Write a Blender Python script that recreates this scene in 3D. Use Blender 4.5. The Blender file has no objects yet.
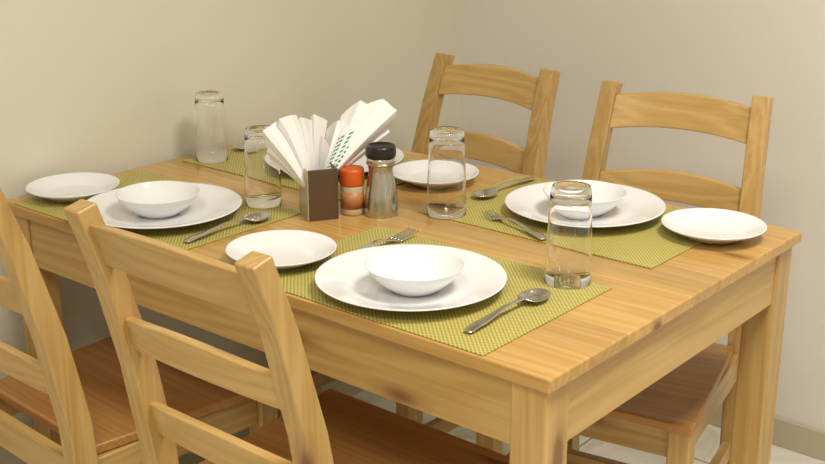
import bpy, bmesh, math, random
from mathutils import Vector, Matrix
random.seed(4)
S=bpy.context.scene
COL=S.collection
TZ=0.74
# ---------------------------------------------------------------- camera
CP=Vector((0.705,-1.1026,1.3487)); YAW=2.2661; PIT=-0.314; F=1186.0
fw=Vector((math.cos(PIT)*math.cos(YAW),math.cos(PIT)*math.sin(YAW),math.sin(PIT)))
rt=fw.cross(Vector((0,0,1))).normalized(); up=rt.cross(fw)
cd=bpy.data.cameras.new('camera'); co=bpy.data.objects.new('camera',cd); COL.objects.link(co)
M=Matrix((rt,up,-fw)).transposed().to_4x4(); M.translation=CP; co.matrix_world=M
cd.sensor_width=36; cd.lens=F/825*36; cd.clip_start=0.02
S.camera=co
# ---------------------------------------------------------------- materials
def newmat(n):
    m=bpy.data.materials.new(n); m.use_nodes=True
    nt=m.node_tree; b=nt.nodes['Principled BSDF']; return m,nt,b
def srgb(r,g,b):
    f=lambda c:(c/255/12.92 if c/255<=.04045 else ((c/255+.055)/1.055)**2.4)
    return (f(r),f(g),f(b),1)
def N(nt,t,**k):
    n=nt.nodes.new(t)
    for a,v in k.items():
        if hasattr(n,a): setattr(n,a,v)
        else: n.inputs[a].default_value=v
    return n
def ramp(nt,stops):
    n=nt.nodes.new('ShaderNodeValToRGB'); e=n.color_ramp.elements
    while len(e)<len(stops): e.new(.5)
    for el,(p,c) in zip(e,stops): el.position=p; el.color=c
    return n
def simple(n,col,rough=.5,metal=0,**k):
    m,nt,b=newmat(n); b.inputs['Base Color'].default_value=col
    b.inputs['Roughness'].default_value=rough; b.inputs['Metallic'].default_value=metal
    for a,v in k.items(): b.inputs[a.replace('_',' ')].default_value=v
    return m
def wood(name,axis,dark,mid,light,rough=.32,plank=None,knots=True,pv=(.9,1.06)):
    m,nt,b=newmat(name); L=nt.links.new
    tc=N(nt,'ShaderNodeTexCoord'); oi=N(nt,'ShaderNodeObjectInfo')
    mul=N(nt,'ShaderNodeVectorMath',operation='MULTIPLY_ADD')
    L(oi.outputs['Random'],mul.inputs[0]); mul.inputs[1].default_value=(7,11,5)
    L(tc.outputs['Object'],mul.inputs[2])
    vec=mul.outputs[0]; pl=None
    if plank:
        sep=N(nt,'ShaderNodeSeparateXYZ'); L(tc.outputs['Object'],sep.inputs[0])
        d=N(nt,'ShaderNodeMath',operation='DIVIDE'); L(sep.outputs[plank[0]],d.inputs[0]); d.inputs[1].default_value=plank[1]
        fl=N(nt,'ShaderNodeMath',operation='FLOOR'); L(d.outputs[0],fl.inputs[0])
        wn=N(nt,'ShaderNodeTexWhiteNoise',noise_dimensions='1D'); L(fl.outputs[0],wn.inputs['W'])
        pa=N(nt,'ShaderNodeVectorMath',operation='MULTIPLY_ADD'); L(wn.outputs['Color'],pa.inputs[0]); pa.inputs[1].default_value=(5,5,5); L(vec,pa.inputs[2]); vec=pa.outputs[0]
        pl=wn.outputs['Value']
    sc={'x':(.6,10,10),'y':(10,.6,10),'z':(10,10,.6)}[axis]
    mp=N(nt,'ShaderNodeMapping'); mp.inputs['Scale'].default_value=sc; L(vec,mp.inputs[0])
    n1=N(nt,'ShaderNodeTexNoise',Scale=1.0,Detail=2.0,Roughness=.45); L(mp.outputs[0],n1.inputs['Vector'])
    ms=N(nt,'ShaderNodeMath',operation='MULTIPLY'); ms.inputs[1].default_value=90; L(n1.outputs[0],ms.inputs[0])
    sn=N(nt,'ShaderNodeMath',operation='SINE'); L(ms.outputs[0],sn.inputs[0])
    mr=N(nt,'ShaderNodeMapRange'); mr.inputs['From Min'].default_value=-1; L(sn.outputs[0],mr.inputs[0])
    sc2={'x':(5,200,200),'y':(200,5,200),'z':(200,200,5)}[axis]
    mp2=N(nt,'ShaderNodeMapping'); mp2.inputs['Scale'].default_value=sc2; L(vec,mp2.inputs[0])
    n2=N(nt,'ShaderNodeTexNoise',Scale=1.0,Detail=2.0); L(mp2.outputs[0],n2.inputs['Vector'])
    mx=N(nt,'ShaderNodeMath',operation='MULTIPLY_ADD'); L(mr.outputs[0],mx.inputs[0]); mx.inputs[1].default_value=.27
    m3=N(nt,'ShaderNodeMath',operation='MULTIPLY'); L(n2.outputs[0],m3.inputs[0]); m3.inputs[1].default_value=.55; L(m3.outputs[0],mx.inputs[2])
    r=ramp(nt,[(.12,light),(.5,mid),(.95,dark)]); L(mx.outputs[0],r.inputs[0])
    col=r.outputs[0]
    hs=N(nt,'ShaderNodeHueSaturation'); L(col,hs.inputs['Color'])
    vr=N(nt,'ShaderNodeMapRange'); vr.inputs['To Min'].default_value=pv[0]; vr.inputs['To Max'].default_value=pv[1]
    L(pl if pl else oi.outputs['Random'],vr.inputs[0]); L(vr.outputs[0],hs.inputs['Value']); col=hs.outputs[0]
    if knots:
        ks={'x':(3.4,10,10),'y':(10,3.4,10),'z':(10,10,3.4)}[axis]
        mp3=N(nt,'ShaderNodeMapping'); mp3.inputs['Scale'].default_value=ks; L(vec,mp3.inputs[0])
        vo=N(nt,'ShaderNodeTexVoronoi',Scale=1.0); L(mp3.outputs[0],vo.inputs['Vector'])
        kr=ramp(nt,[(.09,(.9,.9,.9,1)),(.15,(.3,.3,.3,1)),(.25,(0,0,0,1))]); L(vo.outputs['Distance'],kr.inputs[0])
        km=N(nt,'ShaderNodeMix',data_type='RGBA'); L(kr.outputs[0],km.inputs[0]); L(col,km.inputs[6]); km.inputs[7].default_value=srgb(120,74,36)
        col=km.outputs[2]
    L(col,b.inputs['Base Color']); b.inputs['Roughness'].default_value=rough
    bp=N(nt,'ShaderNodeBump',Strength=.06,Distance=.002); L(n2.outputs[0],bp.inputs['Height']); L(bp.outputs[0],b.inputs['Normal'])
    return m
Wd,Wm,Wl=srgb(164,126,66),srgb(187,151,89),srgb(202,169,109)
W={a:wood('pine_'+a,a,Wd,Wm,Wl) for a in 'xyz'}
Wtop=wood('pine_tabletop','x',srgb(166,122,58),srgb(190,149,82),srgb(204,166,100),rough=.2,plank=('Y',.0925),pv=(.86,1.05))
Wseat=wood('pine_seat','x',srgb(150,98,50),srgb(172,121,66),srgb(186,137,80),rough=.3,plank=('Y',.09))  # pine made darker and redder: shade on the seats put into the colour
china=simple('white_china',srgb(234,235,236),.12)
china.node_tree.nodes['Principled BSDF'].inputs['Coat Weight'].default_value=.3
steel=simple('steel',(.66,.64,.6,1),.22,1)
brushed=simple('brushed_steel',(.55,.54,.5,1),.26,1)
glass=simple('clear_glass',(1,1,1,1),0.0,0,IOR=1.42)
glass.node_tree.nodes['Principled BSDF'].inputs['Transmission Weight'].default_value=1
black=simple('black_plastic',srgb(28,24,22),.25)
darkwood=simple('dark_laminate',srgb(90,68,50),.3)
greyface=simple('metal_reflection_tint',srgb(184,172,146),.3,.4)  # holder's left face: reflections put into a lighter base colour
orange=simple('orange_plastic',srgb(206,92,30),.35)
cream=simple('label_cream',srgb(196,176,140),.4)
green=simple('green_ink',srgb(50,150,110),.6)
paper=simple('tissue_paper',srgb(240,240,239),.85)
def mat_weave():
    m,nt,b=newmat('woven_placemat'); L=nt.links.new
    tc=N(nt,'ShaderNodeTexCoord'); sep=N(nt,'ShaderNodeSeparateXYZ'); L(tc.outputs['Object'],sep.inputs[0])
    def s(out,fr):
        a=N(nt,'ShaderNodeMath',operation='MULTIPLY'); a.inputs[1].default_value=fr; L(out,a.inputs[0])
        c=N(nt,'ShaderNodeMath',operation='SINE'); L(a.outputs[0],c.inputs[0]); return c.outputs[0]
    k=2*math.pi/.0072
    p=N(nt,'ShaderNodeMath',operation='MULTIPLY'); L(s(sep.outputs['X'],k),p.inputs[0]); L(s(sep.outputs['Y'],k),p.inputs[1])
    mr=N(nt,'ShaderNodeMapRange'); mr.inputs['From Min'].default_value=-1; L(p.outputs[0],mr.inputs[0])
    r=ramp(nt,[(.2,srgb(146,133,60)),(.5,srgb(176,164,86)),(.8,srgb(200,190,116))]); L(mr.outputs[0],r.inputs[0])
    L(r.outputs[0],b.inputs['Base Color']); b.inputs['Roughness'].default_value=.5
    bp=N(nt,'ShaderNodeBump',Strength=.5,Distance=.001); L(mr.outputs[0],bp.inputs['Height']); L(bp.outputs[0],b.inputs['Normal'])
    return m
weave=mat_weave()
def wallmat(n,c1,c2):
    m,nt,b=newmat(n); L=nt.links.new
    tc=N(nt,'ShaderNodeTexCoord'); no=N(nt,'ShaderNodeTexNoise',Scale=1.6,Detail=3.0); L(tc.outputs['Object'],no.inputs['Vector'])
    r=ramp(nt,[(.3,c1),(.7,c2)]); L(no.outputs[0],r.inputs[0]); L(r.outputs[0],b.inputs['Base Color'])
    b.inputs['Roughness'].default_value=.42
    n2=N(nt,'ShaderNodeTexNoise',Scale=90.0,Detail=2.0); L(tc.outputs['Object'],n2.inputs['Vector'])
    bp=N(nt,'ShaderNodeBump',Strength=.05,Distance=.003); L(n2.outputs[0],bp.inputs['Height']); L(bp.outputs[0],b.inputs['Normal'])
    return m
wallL=wallmat('cream_paint',srgb(219,215,197),srgb(224,220,203))
wallR=wallmat('pale_paint',srgb(230,225,216),srgb(234,230,222))
def floormat():
    m,nt,b=newmat('marble_tile'); L=nt.links.new
    tc=N(nt,'ShaderNodeTexCoord'); no=N(nt,'ShaderNodeTexNoise',Scale=5.0,Detail=8.0,Distortion=1.2); L(tc.outputs['Object'],no.inputs['Vector'])
    r=ramp(nt,[(.35,srgb(222,218,204)),(.5,srgb(236,233,222)),(.62,srgb(206,198,178))]); L(no.outputs[0],r.inputs[0])
    br=N(nt,'ShaderNodeTexBrick',offset=0.0); br.inputs['Scale'].default_value=1; br.inputs['Brick Width'].default_value=.6; br.inputs['Row Height'].default_value=.6; br.inputs['Mortar Size'].default_value=.003
    L(tc.outputs['Object'],br.inputs['Vector'])
    mx=N(nt,'ShaderNodeMix',data_type='RGBA'); L(br.outputs['Fac'],mx.inputs[0]); L(r.outputs[0],mx.inputs[6]); mx.inputs[7].default_value=srgb(160,150,128)
    L(mx.outputs[2],b.inputs['Base Color']); b.inputs['Roughness'].default_value=.15
    return m
floorM=floormat()
skirt=simple('skirting_tile',srgb(192,182,156),.25)
# ---------------------------------------------------------------- mesh helpers
def link(o,parent=None,loc=None,rot=None):
    COL.objects.link(o)
    if parent: o.parent=parent
    if loc is not None: o.location=loc
    if rot is not None: o.rotation_euler=rot
    return o
def empty(name,loc=(0,0,0),rz=0):
    o=bpy.data.objects.new(name,None); o.empty_display_size=.05; return link(o,None,loc,(0,0,rz))
def mesh(name,verts,faces,mat,parent=None,bevel=0,smooth=False,sub=0,solid=0,loc=None,rot=None):
    me=bpy.data.meshes.new(name); me.from_pydata([tuple(v) for v in verts],[],faces)
    bm=bmesh.new(); bm.from_mesh(me); bmesh.ops.remove_doubles(bm,verts=bm.verts,dist=1e-6); bmesh.ops.recalc_face_normals(bm,faces=bm.faces); bm.to_mesh(me); bm.free()
    me.materials.append(mat)
    if smooth:
        for p in me.polygons: p.use_smooth=True
    o=bpy.data.objects.new(name,me); link(o,parent,loc,rot)
    if solid:
        s=o.modifiers.new('s','SOLIDIFY'); s.thickness=solid; s.offset=0
    if bevel:
        b=o.modifiers.new('b','BEVEL'); b.width=bevel; b.segments=3; b.limit_method='ANGLE'; b.angle_limit=math.radians(40)
    if sub:
        s=o.modifiers.new('u','SUBSURF'); s.levels=sub; s.render_levels=sub
    return o
def loft(name,secs,mat,parent=None,bevel=.003,smooth=False):
    n=len(secs[0]); v=[p for s in secs for p in s]; f=[]
    for i in range(len(secs)-1):
        for j in range(n):
            a=i*n+j; b=i*n+(j+1)%n; f.append((a,b,b+n,a+n))
    f.append(tuple(range(n))[::-1]); f.append(tuple(range((len(secs)-1)*n,len(secs)*n)))
    return mesh(name,v,f,mat,parent,bevel,smooth)
def box(name,a,b,mat,parent=None,bevel=.003):
    x0,y0,z0=a;x1,y1,z1=b
    q=lambda z:[(x0,y0,z),(x1,y0,z),(x1,y1,z),(x0,y1,z)]
    return loft(name,[q(z0),q(z1)],mat,parent,bevel)
def lathe(name,prof,mat,parent=None,seg=64,loc=None,smooth=True,facet=None):
    v=[];f=[];n=len(prof)
    for k in range(seg):
        t=2*math.pi*k/seg
        for i,(r,z) in enumerate(prof):
            rr=r
            if facet: rr=r*facet(i,z,t)
            v.append((rr*math.cos(t),rr*math.sin(t),z))
    for k in range(seg):
        for i in range(n-1):
            a=k*n+i;b=((k+1)%seg)*n+i; f.append((a,b,b+1,a+1))
    me=bpy.data.meshes.new(name); me.from_pydata(v,[],f)
    bm=bmesh.new(); bm.from_mesh(me); bmesh.ops.remove_doubles(bm,verts=bm.verts,dist=1e-5)
    bmesh.ops.recalc_face_normals(bm,faces=bm.faces); bm.to_mesh(me); bm.free()
    for p in me.polygons: p.use_smooth=smooth
    me.materials.append(mat)
    o=bpy.data.objects.new(name,me); return link(o,parent,loc)
def smoothprof(pts,n=6):
    out=[]
    for i in range(len(pts)-1):
        p0=pts[max(i-1,0)];p1=pts[i];p2=pts[i+1];p3=pts[min(i+2,len(pts)-1)]
        for k in range(n):
            t=k/n
            out.append(tuple(.5*((2*p1[j])+(-p0[j]+p2[j])*t+(2*p0[j]-5*p1[j]+4*p2[j]-p3[j])*t*t+(-p0[j]+3*p1[j]-3*p2[j]+p3[j])*t**3) for j in (0,1)))
    out.append(pts[-1]); return [(max(r,0),z) for r,z in out]
# ---------------------------------------------------------------- room
XL,YB,XR,YF,H=-1.207,1.39,2.6,-2.6,2.7
t=.1
box('floor',(XL-t,YF-t,-.1),(XR+t,YB+t,0),floorM,None,0)
box('ceiling',(XL-t,YF-t,H),(XR+t,YB+t,H+.1),simple('ceiling_paint',srgb(235,230,215),.8),None,0)
box('wall_left',(XL-t,YF-t,0),(XL,YB+t,H),wallL,None,0)
box('wall_back',(XL,YB,0),(XR,YB+t,H),wallR,None,0)
box('wall_right',(XR,YF,0),(XR+t,YB+t,H),wallR,None,0)
box('wall_front',(XL,YF-t,0),(XR+t,YF,H),wallR,None,0)
box('baseboard_back',(XL+.011,YB-.011,0),(XR,YB,.07),skirt,None,.002)
box('baseboard_left',(XL,YF,0),(XL+.011,YB,.07),skirt,None,.002)
# ---------------------------------------------------------------- table
L_,W_=1.185,.757
tb=empty('dining_table')
box('tabletop',(-L_,0,TZ-.02),(0,W_,TZ),Wtop,tb,.003)
lg=.054; ins=.010
for i,(x,y) in enumerate([(-ins-lg,ins),(-L_+ins,ins),(-ins-lg,W_-ins-lg),(-L_+ins,W_-ins-lg)]):
    box('leg_%d'%(i+1),(x,y,0),(x+lg,y+lg,TZ-.0205),W['z'],tb,.003)
az0,az1=TZ-.115,TZ-.0205
box('apron_front',(-L_+ins+lg,ins+.004,az0),(-ins-lg,ins+.024,az1),W['x'],tb,.002)
box('apron_back',(-L_+ins+lg,W_-ins-.024,az0),(-ins-lg,W_-ins-.004,az1),W['x'],tb,.002)
box('apron_right',(-ins-.024,ins+lg,az0),(-ins-.004,W_-ins-lg,az1),W['y'],tb,.002)
box('apron_left',(-L_+ins+.004,ins+lg,az0),(-L_+ins+.024,W_-ins-lg,az1),W['y'],tb,.002)
# ---------------------------------------------------------------- chairs
def chair(x,y,rz,tw=0.0):
    """origin: floor under seat centre, faces +Y locally"""
    c=empty('dining_chair',(x,y,0),rz)
    fwid,bwid=.200,.172; yf,yb=.20,-.19; sz=.445; TOP=.905
    def py(z):
        pts=[(0,-.215),(.2,-.20),(.42,-.19),(.5,-.195),(.65,-.222),(.8,-.262),(TOP,-.298)]
        for (a,b),(cc,d) in zip(pts,pts[1:]):
            if z<=cc: return b+(d-b)*(z-a)/(cc-a)
        return pts[-1][1]
    def px(z): return bwid-(.006+tw)*max(0,(z-.45))/.45
    pw=.017
    for s,n in ((-1,'post_left'),(1,'post_right')):
        secs=[]
        for z in [0,.1,.2,.3,.42,.46,.5,.575,.65,.725,.8,.85,TOP]:
            yc=py(z); d=.021 if z<.6 else .021-.005*(z-.6)/.3
            xc=s*px(z)
            q=[(xc-pw,yc-d,z-(.008 if z==TOP else 0)),(xc+pw,yc-d,z-(.008 if z==TOP else 0)),(xc+pw,yc+d,z),(xc-pw,yc+d,z)]
            secs.append(q)
        loft(n,secs,W['z'],c,.003)
        xf=s*(fwid-.022)
        box('front_leg_'+n[5:],(xf-.019,yf-.045,0),(xf+.019,yf-.007,sz-.018),W['z'],c,.003)
        for k,(za,zb) in enumerate(((sz-.075,sz-.019),(.20,.235))):
            xa=s*(bwid-.002);
            a=[(xa-.009,py(za)+.02,za),(xa+.009,py(za)+.02,za),(xa+.009,py(za)+.02,zb),(xa-.009,py(za)+.02,zb)]
            b=[(xf-.009,yf-.046,za),(xf+.009,yf-.046,za),(xf+.009,yf-.046,zb),(xf-.009,yf-.046,zb)]
            loft(('side_rail_' if k==0 else 'stretcher_')+n[5:],[a,b],W['y'],c,.002)
    box('front_rail',(-fwid+.042,yf-.036,sz-.075),(fwid-.042,yf-.016,sz-.019),W['x'],c,.002)
    box('back_rail',(-bwid+.018,py(.4)-.01,sz-.075),(bwid-.018,py(.4)+.01,sz-.019),W['x'],c,.002)
    box('cross_stretcher',(-.172,-.01,.208),(.172,.01,.23),W['x'],c,.002)
    secs=[]
    K=9
    for j in range(K+1):
        tt=j/K; yy=(yb+.025)+(yf-yb-.022)*tt; hw=(bwid-.002)+(fwid-bwid+.006)*tt
        q=[]
        for i in range(K+1):
            u=i/K*2-1; q.append((u*hw,yy,sz-.005*(1-u*u)*(1-(2*tt-1)**4)))
        bq=[(p[0],p[1],sz-.018) for p in q][::-1]
        secs.append(q+bq)
    loft('seat',secs,Wseat,c,.004)
    def slat(nm,z0,z1,arch_t,arch_b):
        secs=[]; n=16; xw=px(z1)-.012
        for i in range(n+1):
            u=i/n*2-1; xx=u*xw
            zt=z1+arch_t*(1-u*u)**1.3; zb=z0+arch_b*(1-u*u)
            bow=.016*(1-u*u); y0=py(zb)-bow; y1=py(zt)-bow; th=.008
            secs.append([(xx,y0-th,zb),(xx,y0+th,zb),(xx,y1+th,zt),(xx,y1-th,zt)])
        loft(nm,secs,W['x'],c,.003)
    slat('top_slat',.814,.878,.012,.010)
    slat('middle_slat',.678,.730,.014,.010)
    slat('lower_slat',.538,.588,.012,.008)
    return c
chair(-.42,.06,0)
chair(-.922,.04,math.radians(-3))
chair(-.296,.695,math.pi+math.radians(10),.016)
chair(-.828,.705,math.pi-math.radians(3),.018)
# ---------------------------------------------------------------- placemats
def placemat(x0,y0,x1,y1):
    cx,cy=(x0+x1)/2,(y0+y1)/2; hx,hy=(x1-x0)/2,(y1-y0)/2
    o=box('placemat',(-hx,-hy,0),(hx,hy,.002),weave,None,.0006); o.location=(cx,cy,TZ+.0003); return o
placemat(-.555,.004,-.103,.318)
placemat(-1.150,.003,-.71,.295)
placemat(-.56,.428,-.10,.732)
placemat(-1.155,.395,-.70,.70)
MT=TZ+.0024
# ---------------------------------------------------------------- crockery
def plate(x,y,R,z=MT):
    o=[(0,.0015),(R*.50,.0015),(R*.52,0),(R*.56,0),(R*.58,.002),(R*.70,.0065),(R*.85,.0125),(R*.97,.0175),(R,.0195),(R*1.003,.0205),(R*.995,.0215),(R*.97,.0205),(R*.85,.0158),(R*.72,.0105),(R*.64,.0065),(R*.56,.0048),(0,.0045)]
    return lathe('dinner_plate' if R>.11 else 'side_plate',o,china,None,96,(x,y,z))
def bowl(x,y,R=.0715,z=MT+.005,h=.038):
    k=R/.0715; q=h/.043
    o=[(0,.002),(.030*k,.002),(.031*k,0),(.034*k,0),(.036*k,.003*q),(.046*k,.010*q),(.058*k,.022*q),(.067*k,.034*q),(.0712*k,h-.0008),(.0716*k,h),(.0705*k,h+.0006),(.0692*k,h-.001),(.065*k,.035*q),(.056*k,.0235*q),(.045*k,.0125*q),(.034*k,.006),(0,.005)]
    return lathe('soup_bowl',o,china,None,80,(x,y,z))
def tumbler(x,y,Hh=.146,z=MT):
    # stored upside-down: mouth on the mat, thick base up
    k=Hh/.146
    pr=[(.0336,0),(.0340,.0005),(.0338,.02),(.0328,.06),(.0314,.10),(.0300,.130),(.0290,.141),(.0272,.1458),(.0250,.146),(.0225,.1435),(0,.143),
        (0,.1335),(.019,.134),(.0262,.131),(.0290,.122),(.0301,.10),(.0316,.06),(.0328,.02),(.0332,.0005),(.0336,0)]
    pr=[(a*(.35+.65*k),b*k) for a,b in pr]
    return lathe('glass_tumbler',pr,glass,None,80,(x,y,z),True)
# ---------------------------------------------------------------- cutlery (along +Y, bowl at +Y)
def interp(t,pts):
    for (a,b),(c,d) in zip(pts,pts[1:]):
        if t<=c:
            k=(t-a)/(c-a); k=k*k*(3-2*k); return b+(d-b)*k
    return pts[-1][1]
def strip(secs):
    n=len(secs[0]); v=[p for s in secs for p in s]; f=[]
    for i in range(len(secs)-1):
        for j in range(n-1):
            a=i*n+j; f.append((a,a+1,a+1+n,a+n))
    return v,f
def spoon(x,y,rz,z=MT,Ls=.185):
    secs=[]
    for i in range(61):
        t=i/60
        if t<.70: hw=interp(t,[(0,.004),(.02,.0075),(.12,.0078),(.45,.0042),(.62,.0030),(.70,.0034)])
        else:
            u=(t-.70)/.30; hw=max(.0005,.0205*math.sqrt(max(0,1-(2*u-1)**2))**.85*(1.06-.12*u)); hw=max(hw,.0034*(1-u))
        zc=interp(t,[(0,.004),(.15,.007),(.5,.013),(.68,.012),(.74,.008),(1,.0085)])
        dep=interp(t,[(0,0),(.70,.0),(.82,.0075),(.9,.0072),(1,0)])
        cv=.0012
        secs.append([(hw*a,t*Ls-Ls/2,zc-(dep)*(1-a*a)+cv*(a*a if t<.7 else 0)*-1) for a in [k/4-1 for k in range(9)]])
    v,f=strip(secs)
    return mesh('soup_spoon',v,f,steel,None,0,True,1,.0016,(x,y,z+.0008),(0,0,rz))
def fork(x,y,rz,z=MT,Ls=.18):
    secs=[]
    for i in range(41):
        t=i/40
        hw=interp(t,[(0,.004),(.03,.0078),(.15,.0078),(.6,.0032),(.85,.0036),(1,.012)])
        zc=interp(t,[(0,.003),(.2,.006),(.7,.012),(.9,.006),(1,.0035)])
        secs.append([(hw*a,t*.135-Ls/2,zc) for a in [k/4-1 for k in range(9)]])
    v,f=strip(secs); 
    for k in range(4):
        xc=-.0102+.0068*k; s2=[]
        for i in range(9):
            t=i/8; hw=.0019-.0011*t
            s2.append([(xc+hw*a,.135-Ls/2-.001+t*(Ls-.134),.0035+.006*t*t) for a in (-1,0,1)])
        vv,ff=strip(s2); o=len(v); v+=vv; f+=[tuple(q+o for q in a) for a in ff]
    return mesh('dinner_fork',v,f,steel,None,0,True,0,.0016,(x,y,z+.0008),(0,0,rz))
# ---------------------------------------------------------------- positions
plate(-.324,.127,.138); bowl(-.311,.120)
plate(-.883,.126,.137); bowl(-.884,.120)
plate(-.328,.601,.138); bowl(-.325,.595)
plate(-.886,.562,.138)
plate(-.557,.095,.085); plate(-1.105,.101,.083); plate(-.102,.634,.084); plate(-.659,.597,.085)
tumbler(-.166,.296); tumbler(-.513,.449,.149); tumbler(-.802,.288,.137); tumbler(-1.112,.438,.137)
spoon(-.159,.135,0); spoon(-.732,.142,0); spoon(-.52,.635,math.pi); spoon(-1.122,.60,math.pi)
fork(-.479,.229,0)
fork(-.372,.456,math.radians(72),Ls=.16)
# ---------------------------------------------------------------- condiments
s=empty('pepper_shaker',(-.602,.379,TZ))
lathe('body',smoothprof([(.0,0),(.027,0),(.0295,.002),(.0300,.012),(.0285,.030),(.0255,.050),(.0225,.068),(.0212,.080),(.0222,.088),(.0245,.094),(.0,.0945)],5),brushed,s)
lathe('collar',[(0,.094),(.0235,.094),(.0245,.096),(.0245,.101),(.0235,.103),(0,.103)],steel,s)
lathe('lid',[(0,.103),(.0232,.103),(.0262,.105),(.0268,.109),(.0262,.120),(.0248,.1235),(.021,.1245),(.0195,.122),(0,.1215)],black,s)
s=empty('spice_shaker',(-.645,.352,TZ))
lathe('jar',[(0,0),(.0185,0),(.0200,.002),(.0204,.006),(.0204,.048),(.0195,.053),(0,.053)],cream,s)
lathe('label_band',[(.0204,.012),(.0207,.012),(.0207,.042),(.0204,.042),(.0204,.012)],simple('label_print',srgb(178,120,74),.4),s)
lathe('cap',[(0,.053),(.0208,.053),(.0214,.055),(.0214,.078),(.0200,.082),(0,.083)],orange,s,72,facet=lambda i,z,t:1-.02*(math.sin(t*30)>0 and .054<z<.08))
# ---------------------------------------------------------------- napkin holder + napkins
Hx,Hy=-.678,.302
nh=empty('napkin_holder',(Hx,Hy,TZ),YAW-math.pi/2+math.radians(20))
box('base',(-.0245,-.025,0),(.0245,.025,.006),darkwood,nh,.001)
box('side_front',(-.0245,-.028,0),(.0245,-.025,.090),darkwood,nh,.001)
box('side_back',(-.0245,.025,0),(.0245,.028,.090),darkwood,nh,.001)
box('end_plate_left',(-.0275,-.028,0),(-.0245,.028,.090),greyface,nh,.001)
box('end_plate_right',(.0245,-.028,0),(.0275,.028,.090),darkwood,nh,.001)
R2=Vector((rt.x,rt.y,0)).normalized(); D2=Vector((fw.x,fw.y,0)).normalized()
HB=Vector((Hx,Hy,TZ))
def P(r,z,d): return HB+R2*r+D2*d+Vector((0,0,z))
V=[];Fc=[];GV=[];GF=[]
def napkin(pr,pz,ang,rad,hl,hr,d,jl=.9,jr=.96,ridge=.012,prn=False,back=0,droop=0):
    """folded tissue: pivot, axis angle, left/right half angles, soft crease along its axis, curling tip"""
    o=len(V); us=[-1,-.66,-.33,0,.33,.66,1]
    w1,w2=random.uniform(0,6),random.uniform(0,6)
    def pt(u,f):
        a=ang+(hl if u<0 else hr)*u+droop*f*f+.03*math.sin(3*f+w1)*f
        rr=rad*f*(1-(1-(jl if u<0 else jr))*abs(u))
        zz=ridge*(1-abs(u))*(.25+.75*f)+.005*f*math.sin(3.2*u+w2)+.003*f*math.sin(6*f+w1)
        return P(pr+rr*math.sin(a),pz+rr*math.cos(a),d-zz+back*f*(.6+.4*f))
    fs=[.06+.94*k/8 for k in range(9)]
    for f in fs:
        for u in us: V.append(pt(u,f))
    for j in range(8):
        for i in range(6):
            a=o+j*7+i; Fc.append((a,a+1,a+8,a+7))
    if prn:
        for k in range(8):
            f0=.40+.060*k
            for (ua,ub) in prn:
                g=len(GV); off=D2*-.0014
                GV.extend([pt(ua,f0)+off,pt(ub,f0+.006)+off,pt(ub,f0+.036)+off,pt(ua,f0+.03)+off]); GF.append((g,g+1,g+2,g+3))
dg=math.radians
for ang,rad,hl,hr,d,jl,jr in [(-38,.120,8,8,-.006,.8,1.0),(-30,.152,8,9,-.018,.78,1.0),(-19,.156,7,10,-.010,.82,.97),(-9,.146,8,9,-.002,.82,.94),(0,.150,7,9,.006,.85,.9),(9,.112,7,8,.012,1,.8)]:
    napkin(-.004,.032,dg(ang),rad,dg(hl),dg(hr),d,jl,jr,droop=-.03)
for ang,rad,hl,hr,d,jl,jr,pr in [(17,.120,8,7,.006,.8,1.0,None),(27,.165,8,8,.016,.76,1.0,None),(34,.188,7,7,.010,.84,1,None),(43,.192,8,6,.004,.95,.84,None),(33,.140,12,12,-.006,.75,1,[(-.8,-.45),(-.2,.0),(.2,.5),(.6,.9)]),(51,.155,6,4,.010,1,.8,None)]:
    napkin(-.004,.040,dg(ang),rad,dg(hl),dg(hr),d,jl,jr,prn=pr,back=.075,droop=.03)
e=empty('paper_napkins',(0,0,0))
mesh('sheets',V,Fc,paper,e,0,False,0,.0010)
mesh('print',GV,GF,green,e)
# ---------------------------------------------------------------- lights
def lamp(x,y,sx,sy,pw,col,spread):
    e=empty('ceiling_lamp',(x,y,H))
    box('housing',(-sx/2-.02,-sy/2-.02,-.03),(sx/2+.02,sy/2+.02,0),simple('lamp_white',(.8,.8,.8,1),.5),e,.003)
    ld=bpy.data.lights.new('lamp_light','AREA'); ld.shape='RECTANGLE'; ld.size=sx; ld.size_y=sy; ld.energy=pw; ld.color=col; ld.spread=math.radians(spread)
    lo=bpy.data.objects.new('lamp_light',ld); link(lo,e,(0,0,-.035))
lamp(.65,.15,.6,.6,31,(1,.95,.865),145)
lamp(.6,-1.5,.8,.8,31,(1,.95,.865),155)
w=bpy.data.worlds.new('world'); S.world=w; w.use_nodes=True
w.node_tree.nodes['Background'].inputs[0].default_value=(1,.93,.82,1); w.node_tree.nodes['Background'].inputs[1].default_value=.3
S.view_settings.view_transform='Standard'
